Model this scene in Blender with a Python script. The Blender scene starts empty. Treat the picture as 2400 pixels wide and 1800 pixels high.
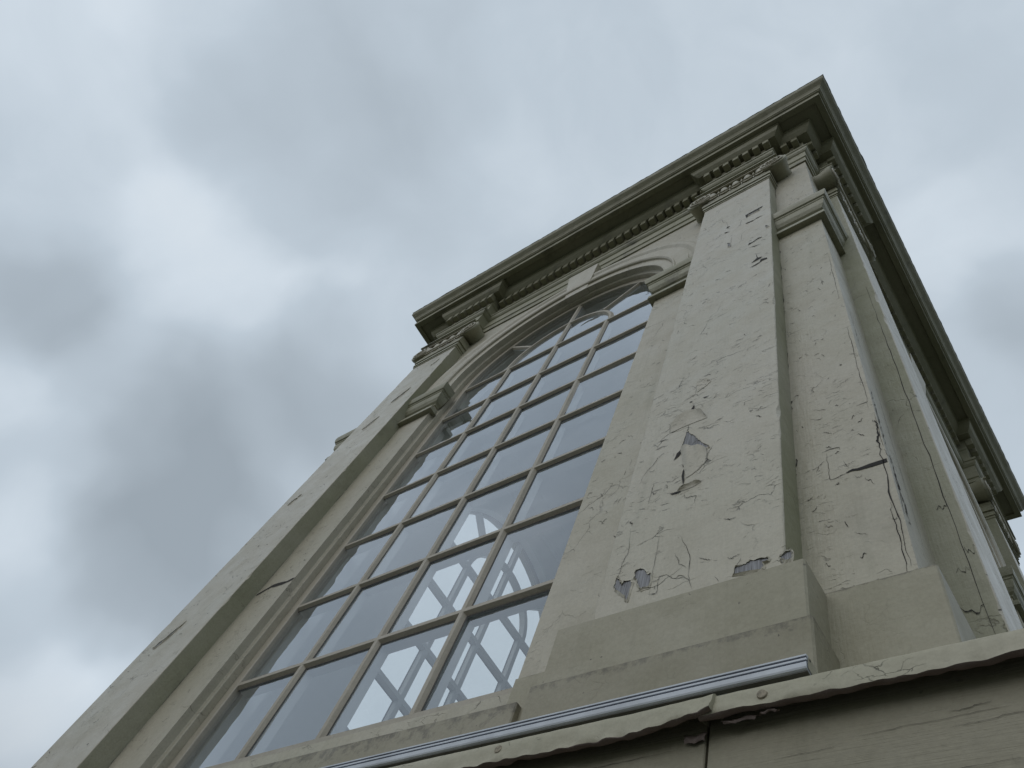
import bpy, bmesh, math, random
from mathutils import Vector, Matrix, noise
random.seed(7)
sc = bpy.context.scene
col = sc.collection
R = math.radians

# ---------------------------------------------------------------- camera
EYE = 1.6                                     # eye height above the roof deck
CX, CY = -1.765, 2.535                        # centre of the square lantern
cam = bpy.data.cameras.new('camera')
cam.sensor_width = 36.0
cam.lens = 26.86
cam.clip_start = 0.02
cam.clip_end = 5000
cam_o = bpy.data.objects.new('camera', cam)
col.objects.link(cam_o)
RT = Vector((0.8011109, 0.52845042, 0.28100083))
UP = Vector((0.38951702, -0.81679533, 0.42558417))
BK = Vector((0.4544203, -0.23148551, -0.86018408))
cam_o.matrix_world = Matrix(((RT.x, UP.x, BK.x, 0), (RT.y, UP.y, BK.y, 0), (RT.z, UP.z, BK.z, EYE), (0, 0, 0, 1)))
sc.camera = cam_o
sc.view_settings.view_transform = 'Standard'
sc.view_settings.look = 'None'
sc.view_settings.gamma = 1.0
sc.view_settings.exposure = 0.0

def viewdir(px, py):                          # a pixel of the 2400 x 1800 photograph as a world direction
    v = RT * ((px - 1200) / 1790.77) - UP * ((py - 900) / 1790.77) - BK
    return v.normalized()

# ---------------------------------------------------------------- world: overcast sky
SUN_DIR = Vector((-0.10, -1.0, 0.70)).normalized()     # towards the light
W = bpy.data.worlds.new('World')
sc.world = W
W.use_nodes = True
nt = W.node_tree
nt.nodes.clear()
def N(t, typ, **kw):
    n = t.nodes.new(typ)
    for k, v in kw.items():
        setattr(n, k, v)
    return n
def L(t, a, b):
    t.links.new(a, b)
def mth(t, op, a, b=None, clamp=False):
    n = N(t, 'ShaderNodeMath', operation=op, use_clamp=clamp)
    for i, v in enumerate((a, b)):
        if v is None: continue
        if isinstance(v, (int, float)): n.inputs[i].default_value = v
        else: L(t, v, n.inputs[i])
    return n.outputs[0]
def vmth(t, op, a, b=None):
    n = N(t, 'ShaderNodeVectorMath', operation=op)
    for i, v in enumerate((a, b)):
        if v is None: continue
        if isinstance(v, (tuple, list, Vector)): n.inputs[i].default_value = tuple(v)
        else: L(t, v, n.inputs[i])
    return n
def ramp(t, fac, stops, interp='LINEAR'):
    n = N(t, 'ShaderNodeValToRGB')
    r = n.color_ramp
    r.interpolation = interp
    while len(r.elements) > 1: r.elements.remove(r.elements[0])
    r.elements[0].position = stops[0][0]
    r.elements[0].color = col4(stops[0][1])
    for p, c in stops[1:]:
        e = r.elements.new(p)
        e.color = col4(c)
    L(t, fac, n.inputs[0])
    return n.outputs[0]
def col4(c):
    if isinstance(c, (int, float)): return (c, c, c, 1)
    return (*c, 1) if len(c) == 3 else c

sky = N(nt, 'ShaderNodeTexSky', sky_type='NISHITA')
sky.sun_disc = False
sky.sun_elevation = math.asin(SUN_DIR.z)
sky.sun_rotation = math.atan2(SUN_DIR.x, SUN_DIR.y)
tc = N(nt, 'ShaderNodeTexCoord')
wn = N(nt, 'ShaderNodeTexNoise')
wn.inputs['Scale'].default_value = 2.6
wn.inputs['Detail'].default_value = 4.0
wn.inputs['Roughness'].default_value = 0.5
L(nt, tc.outputs['Generated'], wn.inputs['Vector'])
w1 = vmth(nt, 'SUBTRACT', wn.outputs['Color'], (0.5, 0.5, 0.5))
w2 = N(nt, 'ShaderNodeVectorMath', operation='SCALE')
w2.inputs['Scale'].default_value = 0.30
L(nt, w1.outputs[0], w2.inputs[0])
w3 = vmth(nt, 'ADD', tc.outputs['Generated'], w2.outputs[0])
w4 = vmth(nt, 'NORMALIZE', w3.outputs[0])
# cloud masses of this overcast sky: (direction, angular radius, brightness change)
BLOBS = [
 (650, 200, 260, -0.100), (900, 130, 240, -0.100), (900, 420, 200, -0.125), (560, 330, 130, -0.088), (700, 560, 150, -0.075), (1250, 150, 300, -0.050),
 (170, 740, 160, -0.237), (90, 640, 110, -0.062), (250, 820, 120, -0.088),
 (390, 1100, 200, -0.213), (560, 1020, 190, -0.188), (330, 1330, 160, -0.213), (430, 1250, 200, -0.163), (780, 900, 160, -0.200), (850, 1000, 150, -0.062),
 (2320, 740, 140, -0.200), (2250, 1000, 260, -0.088), (2330, 250, 260, -0.037),
 (430, 60, 160, 0.075), (150, 100, 260, 0.062), (400, 520, 130, 0.095), (560, 720, 130, 0.10), (760, 760, 110, 0.08), (380, 930, 90, 0.050),
 (90, 1640, 170, 0.150), (60, 1250, 110, 0.112), (330, 1560, 110, 0.088), (1100, 420, 150, 0.062), (2180, 560, 200, 0.075), (1500, 200, 200, 0.013), (60, 950, 100, 0.062)]
acc = None
for px, py, rad, amp in BLOBS:
    d = viewdir(px, py)
    ang = 0.72 * rad / 1790.77 * (1 / (1 + ((px - 1200) ** 2 + (py - 900) ** 2) / 1790.77 ** 2)) ** 0.75
    k = 1.0 / (ang * ang)
    dt = vmth(nt, 'DOT_PRODUCT', w4.outputs[0], d).outputs['Value']
    x_ = mth(nt, 'MULTIPLY', mth(nt, 'SUBTRACT', 1.0, dt), k)
    e = mth(nt, 'EXPONENT', mth(nt, 'MULTIPLY', mth(nt, 'MULTIPLY', x_, x_), -1.0))
    v = mth(nt, 'MULTIPLY', e, amp)
    acc = v if acc is None else mth(nt, 'ADD', acc, v)
cn = N(nt, 'ShaderNodeTexNoise')
cn.inputs['Scale'].default_value = 3.3
cn.inputs['Detail'].default_value = 6.0
cn.inputs['Roughness'].default_value = 0.48
L(nt, w4.outputs[0], cn.inputs['Vector'])
cn2 = N(nt, 'ShaderNodeTexNoise')
cn2.inputs['Scale'].default_value = 9.0
cn2.inputs['Detail'].default_value = 5.0
cn2.inputs['Roughness'].default_value = 0.55
L(nt, w3.outputs[0], cn2.inputs['Vector'])
val = mth(nt, 'ADD', mth(nt, 'ADD', 0.525, acc), mth(nt, 'MULTIPLY', mth(nt, 'SUBTRACT', cn.outputs['Fac'], 0.5), 0.30))
val = mth(nt, 'ADD', val, mth(nt, 'MULTIPLY', mth(nt, 'SUBTRACT', cn2.outputs['Fac'], 0.5), 0.13))
val_col = ramp(nt, val, [(0.05, (.345, .40, .45)), (0.28, (.425, .49, .55)), (0.50, (.54, .62, .695)), (0.64, (.67, .75, .825)), (0.82, (.82, .88, .925))])
sepd = N(nt, 'ShaderNodeSeparateXYZ')
L(nt, tc.outputs['Generated'], sepd.inputs[0])
hz = ramp(nt, sepd.outputs['Z'], [(0.0, .22), (0.20, .52), (0.45, 1.0)])   # overcast: dimmer towards the horizon
cloud = mixc_w = N(nt, 'ShaderNodeMix', data_type='RGBA', blend_type='MULTIPLY')
cloud.inputs[0].default_value = 1.0
L(nt, val_col, cloud.inputs[6]); L(nt, hz, cloud.inputs[7])
cloud = cloud.outputs[2]
bgc = N(nt, 'ShaderNodeBackground')
L(nt, cloud, bgc.inputs['Color'])
bgc.inputs['Strength'].default_value = 1.0
bgs = N(nt, 'ShaderNodeBackground')
L(nt, sky.outputs[0], bgs.inputs['Color'])
bgs.inputs['Strength'].default_value = 0.08
mx = N(nt, 'ShaderNodeMixShader')
mx.inputs[0].default_value = 0.93            # cloud cover
L(nt, bgs.outputs[0], mx.inputs[1])
L(nt, bgc.outputs[0], mx.inputs[2])
wo = N(nt, 'ShaderNodeOutputWorld')
L(nt, mx.outputs[0], wo.inputs['Surface'])

sun = bpy.data.lights.new('sun', 'SUN')
sun.energy = 0.55
sun.angle = R(55)
sun.color = (1.0, 0.965, 0.91)
sun_o = bpy.data.objects.new('sun', sun)
col.objects.link(sun_o)
sun_o.rotation_euler = SUN_DIR.to_track_quat('Z', 'Y').to_euler()

# ---------------------------------------------------------------- materials
def mat(name):
    m = bpy.data.materials.new(name)
    m.use_nodes = True
    t = m.node_tree
    b = t.nodes['Principled BSDF']
    return m, t, b
def noise_fac(t, vec, scale, detail=4, rough=.5, stretch=None):
    n = N(t, 'ShaderNodeTexNoise')
    n.inputs['Scale'].default_value = scale
    n.inputs['Detail'].default_value = detail
    n.inputs['Roughness'].default_value = rough
    if stretch:
        mp = N(t, 'ShaderNodeMapping')
        mp.inputs['Scale'].default_value = stretch
        L(t, vec, mp.inputs['Vector'])
        vec = mp.outputs[0]
    L(t, vec, n.inputs['Vector'])
    return n.outputs['Fac']
def mixc(t, fac, a, b, mode='MIX'):
    n = N(t, 'ShaderNodeMix', data_type='RGBA', blend_type=mode)
    for s, v in ((0, fac), (6, a), (7, b)):
        if isinstance(v, (int, float)): n.inputs[s].default_value = v
        elif isinstance(v, (tuple, list)): n.inputs[s].default_value = col4(v)
        else: L(t, v, n.inputs[s])
    return n.outputs[2]

def paint(name, base, algae, algae_amt=.35, cracks=.6, rough=.5, grain=(14, 14, 1.2), crack_scale=7.0, specks=.6, bands=(), checks=None, spec=.5, mould=0.0):
    m, t, b = mat(name)
    vec = N(t, 'ShaderNodeTexCoord').outputs['Object']
    big = noise_fac(t, vec, 1.6, 5, .6)
    med = noise_fac(t, vec, 9, 5, .6)
    fine = noise_fac(t, vec, 130, 3, .6)
    c = mixc(t, ramp(t, big, [(.38, 0), (.66, algae_amt)]), base, algae)
    c = mixc(t, ramp(t, med, [(.45, 0), (.75, .30)]), c, tuple(x * .84 for x in base))
    c = mixc(t, .16, c, ramp(t, fine, [(.3, tuple(x * .55 for x in base)), (.7, tuple(min(1, x * 1.3) for x in base))]))
    # vertical dirt runs
    run = noise_fac(t, vec, 1.0, 5, .62, (26, 26, 1.1))
    c = mixc(t, ramp(t, run, [(.55, 0), (.80, .28)]), c, tuple(x * .62 for x in algae))
    # hairline cracks in the old paint: distorted voronoi borders, only in patches
    warp = N(t, 'ShaderNodeTexNoise')
    warp.inputs['Scale'].default_value = 16
    warp.inputs['Detail'].default_value = 5
    L(t, vec, warp.inputs['Vector'])
    wv = N(t, 'ShaderNodeVectorMath', operation='SCALE')
    wv.inputs['Scale'].default_value = .07
    L(t, vmth(t, 'SUBTRACT', warp.outputs['Color'], (.5, .5, .5)).outputs[0], wv.inputs[0])
    v2 = vmth(t, 'ADD', vec, wv.outputs[0]).outputs[0]
    def crk(scale, stretch, width, mask_scale, lo, hi, off):
        mp = N(t, 'ShaderNodeMapping')
        mp.inputs['Scale'].default_value = stretch
        mp.inputs['Location'].default_value = (off, off * .7, off * .3)
        L(t, v2, mp.inputs['Vector'])
        vo = N(t, 'ShaderNodeTexVoronoi', feature='DISTANCE_TO_EDGE')
        vo.inputs['Scale'].default_value = scale
        L(t, mp.outputs[0], vo.inputs['Vector'])
        line = ramp(t, vo.outputs['Distance'], [(0.0, 1.0), (width, 0.0)])
        mk = noise_fac(t, mp.outputs[0], mask_scale, 4, .65)
        return mth(t, 'MULTIPLY', line, ramp(t, mk, [(lo, 0), (hi, 1)]))
    k1 = crk(crack_scale, (1, 1, .8), .012, 4.0, .56, .64, 0)
    k2 = crk(crack_scale * 3.4, (.8, .8, 1.3), .03, 8, .57, .66, 5.3)
    k = mth(t, 'MULTIPLY', mth(t, 'MAXIMUM', k1, mth(t, 'MULTIPLY', k2, .75)), cracks, True)
    c = mixc(t, k, c, (.075, .068, .055))
    if mould:                                 # black mould blotches
        mk_ = mth(t, 'MULTIPLY', ramp(t, noise_fac(t, v2, 4.2, 7, .68), [(.55, 0), (.70, mould)]), 1.0)
        c = mixc(t, mk_, c, (.055, .052, .038))
    # insect and dirt specks
    sp = N(t, 'ShaderNodeTexVoronoi')
    sp.inputs['Scale'].default_value = 34
    L(t, v2, sp.inputs['Vector'])
    spm = mth(t, 'MULTIPLY', ramp(t, sp.outputs['Distance'], [(.06, 1), (.11, 0)]), ramp(t, noise_fac(t, vec, 6, 3, .6), [(.48, 0), (.62, specks)]))
    c = mixc(t, spm, c, (.10, .09, .07))
    if checks:                                # short checks across the paint film, in patches
        ck = ramp(t, noise_fac(t, v2, 1.0, 3, .55, checks), [(.64, 0), (.69, 1)])
        ck = mth(t, 'MULTIPLY', ck, ramp(t, noise_fac(t, vec, 3.1, 4, .65), [(.51, 0), (.64, .8)]))
        c = mixc(t, ck, c, tuple(x * .25 for x in base))
        k = mth(t, 'MAXIMUM', k, ck)
    # dirt that has gathered along ledge tops: (height of the edge, depth of the band)
    sep = N(t, 'ShaderNodeSeparateXYZ')
    L(t, vec, sep.inputs[0])
    for zt, dep in bands:
        jag = mth(t, 'MULTIPLY', mth(t, 'SUBTRACT', noise_fac(t, vec, 38, 5, .7), .36), dep * 3.4)
        dd = mth(t, 'ADD', mth(t, 'SUBTRACT', sep.outputs['Z'], zt), jag)
        f = mth(t, 'MULTIPLY', ramp(t, dd, [(0, 0), (dep * .6, .62)]), mth(t, 'LESS_THAN', sep.outputs['Z'], zt + .002))
        c = mixc(t, f, c, (.085, .075, .06))
    L(t, c, b.inputs['Base Color'])
    b.inputs['Specular IOR Level'].default_value = spec
    L(t, ramp(t, med, [(.3, rough - .08), (.7, rough + .12)]), b.inputs['Roughness'])
    gr = noise_fac(t, vec, 10, 5, .6, grain)
    h = mth(t, 'ADD', mth(t, 'MULTIPLY', gr, .0016), mth(t, 'MULTIPLY', noise_fac(t, vec, 24, 6, .6), .0030))
    h = mth(t, 'ADD', h, mth(t, 'MULTIPLY', noise_fac(t, vec, 3.2, 3, .5), .010))
    h = mth(t, 'SUBTRACT', h, mth(t, 'MULTIPLY', k, .0035))
    bp = N(t, 'ShaderNodeBump')
    bp.inputs['Strength'].default_value = .85
    bp.inputs['Distance'].default_value = 1.0
    L(t, h, bp.inputs['Height'])
    L(t, bp.outputs[0], b.inputs['Normal'])
    return m

BASE = (.475, .437, .350)
ALG = (.33, .325, .215)
M_paint = paint('weathered_paint', BASE, ALG, rough=.42, spec=.42, mould=.12, checks=(34, 34, 260))
M_side = paint('side_shade_paint_with_algae', (.37, .36, .275), (.27, .275, .165), .9, .45, spec=.3, mould=.25)  # darker than the front paint: side shade put into the colour, with algae green
M_plinth = paint('plinth_paint', (.365, .335, .25), (.28, .27, .175), .4, .12, .55, specks=1.0, bands=((1.142 + EYE, .007),))
M_shaft = paint('cracked_pilaster_paint', (.478, .438, .351), ALG, .30, .9, .36, crack_scale=5.5, checks=(30, 30, 240))
M_plinth_low = paint('lower_plinth_paint', (.31, .282, .208), (.235, .225, .14), .4, .12, .6, specks=1.0, bands=((.985 + EYE, .036),))
M_sill = paint('sill_paint', (.33, .30, .225), (.25, .24, .165), .5, .12, .55, specks=1.0, bands=((1.058 + EYE, .075),))
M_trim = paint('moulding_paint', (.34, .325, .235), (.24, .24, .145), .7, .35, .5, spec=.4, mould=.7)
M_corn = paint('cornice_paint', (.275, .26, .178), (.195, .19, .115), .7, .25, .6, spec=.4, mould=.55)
M_board = paint('base_board_paint', (.30, .275, .20), (.23, .215, .14), .5, .15, .55, grain=(1.1, 1.1, 30), checks=(1.3, 1.3, 75))
M_lead = paint('painted_lead', (.42, .39, .295), (.30, .29, .19), .7, .95, .55, crack_scale=12, specks=1.0)
M_win = paint('window_paint', (.41, .37, .30), (.28, .26, .19), .3, .15, .45, specks=.3)

def simple(name, colr, rough=.5, nscale=20, var=.12, metal=0.0):
    m, t, b = mat(name)
    vec = N(t, 'ShaderNodeTexCoord').outputs['Object']
    f = noise_fac(t, vec, nscale, 5, .6)
    L(t, ramp(t, f, [(.3, tuple(x * (1 - var) for x in colr)), (.7, tuple(min(1, x * (1 + var)) for x in colr))]), b.inputs['Base Color'])
    b.inputs['Roughness'].default_value = rough
    b.inputs['Metallic'].default_value = metal
    return m
M_inner = simple('interior_white_paint', (.74, .75, .75), .5, 3, .05)
M_floor = simple('interior_floor', (.34, .33, .30), .7)
M_crack = simple('open_crack', (.030, .027, .025), .9)
M_alu = simple('white_coated_aluminium', (.52, .555, .61), .42, 14, .16)
M_groove = simple('channel_groove', (.045, .05, .085), .6)
M_under = simple('dark_under_plate', (.10, .10, .09), .7, 40, .3)  # dark colour of the plate below the channel
M_bar_edge = simple('dark_bar_edge', (.035, .034, .032), .6)
M_split = simple('board_split', (.075, .066, .05), .9)
M_zinc = simple('zinc_bracket', (.30, .34, .36), .45, 30, .2, .4)
M_rust = simple('rusty_nail_head', (.22, .15, .09), .8, 90, .4)
M_nail = simple('painted_nail_head', (.30, .26, .19), .7, 160, .5)
M_roof = simple('grey_roof_metal', (.16, .165, .17), .6, 2, .2)
M_deck = simple('roofing_felt', (.07, .07, .065), .9, 1.2, .35)
M_ground = simple('ground_cover', (.09, .10, .06), .95, .05, .4)

def wood():
    m, t, b = mat('bare_grey_wood')
    vec = N(t, 'ShaderNodeTexCoord').outputs['Object']
    g = noise_fac(t, vec, 14, 4, .6, (34, 34, .8))
    c = ramp(t, g, [(.30, (.13, .125, .13)), (.47, (.27, .27, .285)), (.62, (.38, .385, .41)), (.8, (.52, .53, .56))])
    L(t, c, b.inputs['Base Color'])
    b.inputs['Roughness'].default_value = .85
    bp = N(t, 'ShaderNodeBump')
    bp.inputs['Distance'].default_value = .002
    L(t, g, bp.inputs['Height'])
    L(t, bp.outputs[0], b.inputs['Normal'])
    return m
M_wood = wood()

def glass():
    m = bpy.data.materials.new('window_glass')
    m.use_nodes = True
    t = m.node_tree
    t.nodes.clear()
    fr = N(t, 'ShaderNodeFresnel')
    geo = N(t, 'ShaderNodeNewGeometry')
    L(t, mth(t, 'ADD', 1.5, mth(t, 'MULTIPLY', geo.outputs['Backfacing'], 1 / 1.5 - 1.5)), fr.inputs['IOR'])
    f = fr.outputs[0]                       # the faces of the thin glazing: nF / (1 + (n-1)F)
    f2 = mth(t, 'DIVIDE', mth(t, 'MULTIPLY', f, 2.8), mth(t, 'ADD', mth(t, 'MULTIPLY', f, 1.8), 1.0))
    gl = N(t, 'ShaderNodeBsdfGlossy')
    gl.inputs['Roughness'].default_value = 0.0
    gl.inputs['Color'].default_value = (.90, .94, 1.0, 1)
    vec = N(t, 'ShaderNodeTexCoord').outputs['Object']
    bp = N(t, 'ShaderNodeBump')
    bp.inputs['Distance'].default_value = .006
    bp.inputs['Strength'].default_value = .5
    L(t, noise_fac(t, vec, 5.5, 1.5, .4), bp.inputs['Height'])
    L(t, bp.outputs[0], gl.inputs['Normal'])
    tr = N(t, 'ShaderNodeBsdfTransparent')
    tr.inputs['Color'].default_value = (.955, .975, .97, 1)
    mx = N(t, 'ShaderNodeMixShader')
    L(t, f2, mx.inputs[0])
    L(t, tr.outputs[0], mx.inputs[1])
    L(t, gl.outputs[0], mx.inputs[2])
    df = N(t, 'ShaderNodeBsdfDiffuse')      # a film of dust
    df.inputs['Color'].default_value = (.5, .52, .53, 1)
    mx2 = N(t, 'ShaderNodeMixShader')
    L(t, ramp(t, noise_fac(t, vec, 2.5, 5, .6), [(.35, .0), (.75, .035)]), mx2.inputs[0])
    L(t, mx.outputs[0], mx2.inputs[1])
    L(t, df.outputs[0], mx2.inputs[2])
    o = N(t, 'ShaderNodeOutputMaterial')
    L(t, mx2.outputs[0], o.inputs['Surface'])
    return m
M_glass = glass()

# ---------------------------------------------------------------- mesh helpers
class MB:
    """collects faces, builds ONE mesh object"""
    def __init__(s, T=None):
        s.v, s.f, s.m, s.sm, s.T = [], [], [], [], T or (lambda p: p)
    def add(s, verts, faces, mi=0, smooth=False):
        o = len(s.v)
        s.v += [s.T(p) for p in verts]
        for f in faces:
            s.f.append([o + i for i in f]); s.m.append(mi); s.sm.append(smooth)
    def box(s, a, b, mi=0):
        (x0, y0, z0), (x1, y1, z1) = a, b
        v = [(x0, y0, z0), (x1, y0, z0), (x1, y1, z0), (x0, y1, z0), (x0, y0, z1), (x1, y0, z1), (x1, y1, z1), (x0, y1, z1)]
        s.add(v, [(0, 3, 2, 1), (4, 5, 6, 7), (0, 1, 5, 4), (1, 2, 6, 5), (2, 3, 7, 6), (3, 0, 4, 7)], mi)
    def grid(s, rows, mi=0, smooth=False, closed=False):
        n = len(rows[0])
        v = [p for r in rows for p in r]
        fs = []
        for i in range(len(rows) - 1):
            for j in range(n if closed else n - 1):
                k = (j + 1) % n
                fs.append((i * n + j, i * n + k, (i + 1) * n + k, (i + 1) * n + j))
        s.add(v, fs, mi, smooth)
    def build(s, name, mats, parent=None, bevel=0.0, recalc=True, seg=1, angle=35):
        me = bpy.data.meshes.new(name)
        me.from_pydata([tuple(p) for p in s.v], [], s.f)
        for q in (mats if isinstance(mats, (list, tuple)) else [mats]): me.materials.append(q)
        for p, mi, sm in zip(me.polygons, s.m, s.sm):
            p.material_index = mi; p.use_smooth = sm
        if recalc:
            bm = bmesh.new(); bm.from_mesh(me)
            bmesh.ops.remove_doubles(bm, verts=bm.verts, dist=1e-5)
            bmesh.ops.recalc_face_normals(bm, faces=bm.faces)
            bm.to_mesh(me); bm.free()
        ob = bpy.data.objects.new(name, me)
        col.objects.link(ob)
        if parent: ob.parent = parent
        if bevel:
            md = ob.modifiers.new('bevel', 'BEVEL')
            md.width = bevel; md.segments = seg; md.limit_method = 'ANGLE'; md.angle_limit = R(angle)
            md.harden_normals = False
        return ob

def merge(dst, src):
    """put the faces of src (and its materials) into dst: surface detail of that part"""
    base = len(dst.data.materials)
    for m in src.data.materials: dst.data.materials.append(m)
    bm = bmesh.new(); bm.from_mesh(src.data)
    for f in bm.faces: f.material_index += base
    bm.to_mesh(src.data); bm.free()
    bm = bmesh.new(); bm.from_mesh(dst.data); bm.from_mesh(src.data)
    bm.to_mesh(dst.data); bm.free()
    bpy.data.objects.remove(src)

def T_side(k):
    """(u along the face, d outwards from the centre, z above eye) -> local coordinates; side 0 faces the camera"""
    c, s_ = [(1, 0), (0, 1), (-1, 0), (0, -1)][k]
    def f(p):
        x, y = p[0], -p[1]
        return (x * c - y * s_, x * s_ + y * c, p[2] + EYE)
    return f
def T0(p): return (p[0], p[1], p[2] + EYE)

def offset_poly(poly, off):
    """offset a closed counter-clockwise plan polygon outwards with mitred corners"""
    out = []
    n = len(poly)
    for i in range(n):
        a, b, c = Vector(poly[i - 1]), Vector(poly[i]), Vector(poly[(i + 1) % n])
        d1, d2 = (b - a).normalized(), (c - b).normalized()
        n1, n2 = Vector((d1.y, -d1.x)), Vector((d2.y, -d2.x))
        q = (n1 + n2) / (1 + n1.dot(n2))
        out.append((b.x + q.x * off, b.y + q.y * off))
    return out
def loop_moulding(mb, poly, prof, mi=0, cap=False, smooth=False):
    """sweep profile [(offset, z)] round a closed plan polygon"""
    rows = [[(x, y, z) for x, y in offset_poly(poly, off)] for off, z in prof]
    mb.grid(rows, mi, smooth, closed=True)
def square(h): return [(-h, -h), (h, -h), (h, h), (-h, h)]
H = 1.605
PD = .082                                     # pilaster projection
def ressaut_poly(h=H, half=.2, pd=PD, c=1.2):
    pts = []
    for k in range(4):
        f = T_side(k)
        for u, d in ((-h, h), (-c - half, h), (-c - half, h + pd), (-c + half, h + pd), (-c + half, h), (c - half, h), (c - half, h + pd), (c + half, h + pd), (c + half, h)):
            pts.append(f((u, d, 0))[:2])
    return pts
def open_path_moulding(mb, path, prof, mi=0):
    """sweep [(offset, z)] along an open plan path (u, d) with mitred corners; outwards is to the right of travel; ends capped"""
    n = len(path)
    def offs(off):
        out = []
        for i in range(n):
            b = Vector(path[i])
            if i == 0: d1 = d2 = (Vector(path[1]) - b).normalized()
            elif i == n - 1: d1 = d2 = (b - Vector(path[i - 1])).normalized()
            else: d1, d2 = (b - Vector(path[i - 1])).normalized(), (Vector(path[i + 1]) - b).normalized()
            n1, n2 = Vector((d1.y, -d1.x)), Vector((d2.y, -d2.x))
            q = (n1 + n2) / (1 + n1.dot(n2))
            out.append((b.x + q.x * off, b.y + q.y * off))
        return out
    rows = [[(x, y, z) for x, y in offs(o)] for o, z in prof]
    mb.grid(rows, mi)
    m = len(prof)
    for e in (0, n - 1):
        mb.add([rows[i][e] for i in range(m)], [tuple(range(m))], mi)
ZS = 4.08                                     # springing of the arch
def arch_path(r, z0, n=28, zs=ZS):
    p = [(-r, z0)] if z0 < zs else []
    for i in range(n + 1):
        a = math.pi - math.pi * i / n
        p.append((r * math.cos(a), zs + r * math.sin(a)))
    if z0 < zs: p.append((r, z0))
    return p
def arch_sweep(mb, prof, z0, mi=0, n=28, smooth=False, closed=False):
    """sweep profile [(radius, d)] along jambs and arch"""
    rows = []
    pr = list(prof) + ([prof[0]] if closed else [])
    for r, d in pr:
        rows.append([(u, d, z) for u, z in arch_path(r, z0, n)])
    mb.grid(rows, mi, smooth)
def tube(mb, pts, r, seg=6, mi=0, taper=False):
    rows = []
    n = len(pts)
    for i, p in enumerate(pts):
        p = Vector(p)
        d = (Vector(pts[min(i + 1, n - 1)]) - Vector(pts[max(i - 1, 0)])).normalized()
        a = d.orthogonal().normalized() if i == 0 else (a - d * a.dot(d)).normalized()
        b = d.cross(a)
        rr = r * (1 - .6 * i / n) if taper else r
        rows.append([tuple(p + (a * math.cos(t) + b * math.sin(t)) * rr) for t in [2 * math.pi * j / seg for j in range(seg)]])
    mb.grid(rows, mi, True, closed=True)
def tag(o, label=None, cat=None, group=None, kind=None):
    if label: o['label'] = label
    if cat: o['category'] = cat
    if group: o['group'] = group
    if kind: o['kind'] = kind
    return o
def empty(name, loc=(0, 0, 0)):
    o = bpy.data.objects.new(name, None)
    o.location = loc
    col.objects.link(o)
    return o

# ---------------------------------------------------------------- setting
g = MB(); g.add([(-1500, -1500, -9), (1500, -1500, -9), (1500, 1500, -9), (-1500, 1500, -9)], [(0, 1, 2, 3)])
tag(g.build('ground', M_ground, recalc=False), kind='structure')
g = MB(); g.box((-9, -5, -8.99), (7, 11, 0))
tag(g.build('roof_deck', M_deck), kind='structure')

# ---------------------------------------------------------------- the lantern
lan = tag(empty('cupola', (CX, CY, 0)), 'square cream painted roof lantern with peeling pilasters and arched many paned windows', 'cupola')

# ---- walls: one per side, with an arched opening
DI = 1.42                                     # inner face of the walls
def build_wall(k):
    mb = MB(T_side(k))
    z0, z1 = .70, 5.60
    for d, r, mi, hw in ((H, .755, 0, H), (DI, .70, 1, DI)):
        zb = 1.14 if mi == 0 else 1.20
        mb.add([(-hw, d, z0), (hw, d, z0), (hw, d, zb), (-hw, d, zb)], [(0, 1, 2, 3)], mi)
        for s in (-1, 1):
            mb.add([(s * r, d, zb), (s * hw, d, zb), (s * hw, d, ZS), (s * r, d, ZS)], [(0, 1, 2, 3)], mi)
        a = arch_path(r, ZS)
        n = len(a)
        for i in range(n - 1):
            def out(j):
                t = j / (n - 1)
                if t < .25: return (-hw, d, ZS + (z1 - ZS) * t / .25)
                if t > .75: return (hw, d, ZS + (z1 - ZS) * (1 - t) / .25)
                return (-hw + 2 * hw * (t - .25) / .5, d, z1)
            mb.add([(a[i][0], d, a[i][1]), (a[i + 1][0], d, a[i + 1][1]), out(i + 1), out(i)], [(0, 1, 2, 3)], mi)
    # stepped outer reveal down to the window frame, then the white inner lining
    arch_sweep(mb, [(.755, H), (.755, 1.573), (.752, 1.570), (.739, 1.568), (.7365, 1.565), (.7365, 1.50)], 1.14, 0, smooth=False)
    arch_sweep(mb, [(.7365, 1.50), (.70, 1.49), (.70, DI)], 1.20, 1)
    mb.add([(-.7365, 1.50, 1.20), (.7365, 1.50, 1.20), (.70, DI, 1.20), (-.70, DI, 1.20)], [(0, 1, 2, 3)], 1)
    return mb.build('wall', [M_paint, M_inner], lan, recalc=False)
walls = [build_wall(k) for k in range(4)]

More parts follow.
